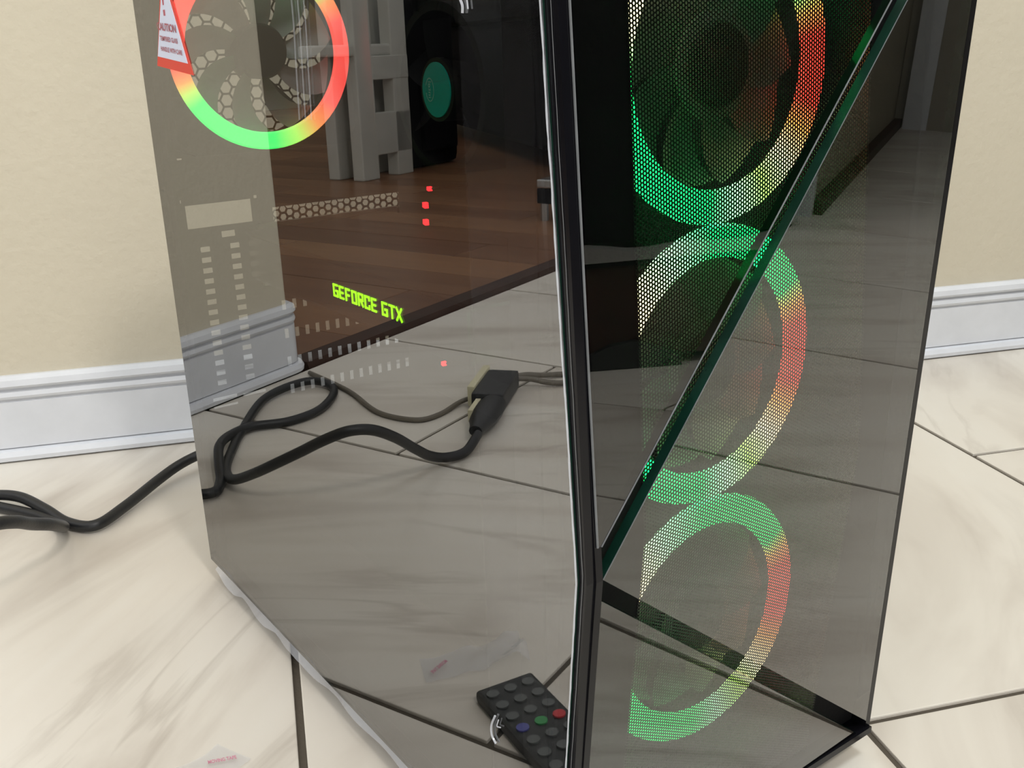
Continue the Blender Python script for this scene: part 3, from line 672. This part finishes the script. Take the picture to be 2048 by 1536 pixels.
MB().tube(spline([(-.06, -.06, .45), (-.06, -.09, .55), (.04, -.09, .55), (.04, -.06, .45)], 6), .008, 8).build('handle', 'fabric', bg, smooth=True)
MB().box(-.10, .06, -.085, -.055, .05, .25).build('pocket', 'fabric', bg, bevel=.01)
p0_, p1_ = Vector((-3.45, 2.67)), Vector((-2.05, 1.10)); dr = (p1_-p0_); ang_ = math.atan2(dr.y, dr.x)
sf = empty('black_sofa', rm((p0_.x+p1_.x)/2, (p0_.y+p1_.y)/2), TH+ang_); tag(sf, 'black sofa in the next room, mirrored in the side glass', 'sofa')
L_ = dr.length/2
# the seat front runs along local x; local -y points away from the tower
MB().box(-L_, L_, -.85, -.02, .05, .42).build('base', 'fabric', sf, bevel=.02)
MB().box(-L_, L_, -.95, -.70, .40, .85).build('backrest', 'fabric', sf, bevel=.04)
for s_ in (-1, 1): MB().box(s_*L_-.1 if s_ > 0 else -L_-.1, s_*L_+.1 if s_ < 0 else L_+.1, -.9, .0, .05, .62).build('armrest', 'fabric', sf, bevel=.04)
for k in range(3): MB().box(-L_+.11+k*(2*L_-.2)/3, -L_+.09+(k+1)*(2*L_-.2)/3, -.72, .01, .42, .56).build('cushion', 'fabric', sf, bevel=.03)
for x in (-L_+.1, L_-.1):
    for y in (-.8, -.08): MB().tube([(x, y, 0), (x, y, .06)], .02, 10).build('leg', 'steel', sf)
lt = empty('low_table', rm(-1.74, .82), TH); tag(lt, 'low black table with metal legs in the next room', 'table')
MB().box(-.25, .20, -.11, .11, .036, .068).build('top', 'fabric', lt, bevel=.004); MB().box(-.25, .20, -.11, .11, .068, .086).build('edge_band', 'steel', lt, bevel=.003)
for x in (-.23, .188):
    for y in (-.098, .098): MB().tube([(x, y, 0), (x, y, .036)], .009, 10).build('leg', 'steel', lt)

# dark cabinet opposite the front of the tower, mirrored in the upper left pane
cb = empty('dark_cabinet', (.655, -1.02, 0), math.atan2(-.83, .52)-math.pi/2); tag(cb, 'dark cabinet with grey shelf cloth, mirrored in the front glass', 'cabinet')
# local -y faces the tower
cbx = .62
MB().box(-cbx, cbx, .0, .42, .014, .155).build('drawer_case', 'wood_dark', cb, bevel=.004)
MB().box(-cbx, cbx, .05, .42, .185, 1.15).build('body', 'fabric', cb, bevel=.006)
MB().box(-cbx, cbx, -.01, .44, .155, .162).build('shelf', 'fabric', cb)
gc_ = MB()
for i in range(41):
    x = -cbx+2*cbx*i/40; zt_ = .178+.004*math.sin(x*40)+.003*math.sin(x*23+1)
    gc_.v += [(x, -.012, .162), (x, -.006, zt_), (x, .06, zt_), (x, .06, .162)]
for i in range(40):
    for t in range(3): gc_.f.append((i*4+t, i*4+t+1, i*4+t+5, i*4+t+4)); gc_.m.append(0)
gc_.build('folded_cloth', 'grey', cb, smooth=True)
for s_ in (-1, 1):
    for y in (.05, .37): MB().box(s_*(cbx-.08)-.02, s_*(cbx-.08)+.02, y-.02, y+.02, 0, .014).build('leg', 'blackm', cb)
ft_ = MB(); ft_.prism([(-.10, -.02, .0), (.06, -.02, .0), (.055, -.02, .016), (.01, -.02, .036), (-.03, -.02, .042), (-.09, -.02, .02)], (0, .07, 0)); o = ft_.build('foot_rail', 'remote', cb, bevel=.003)
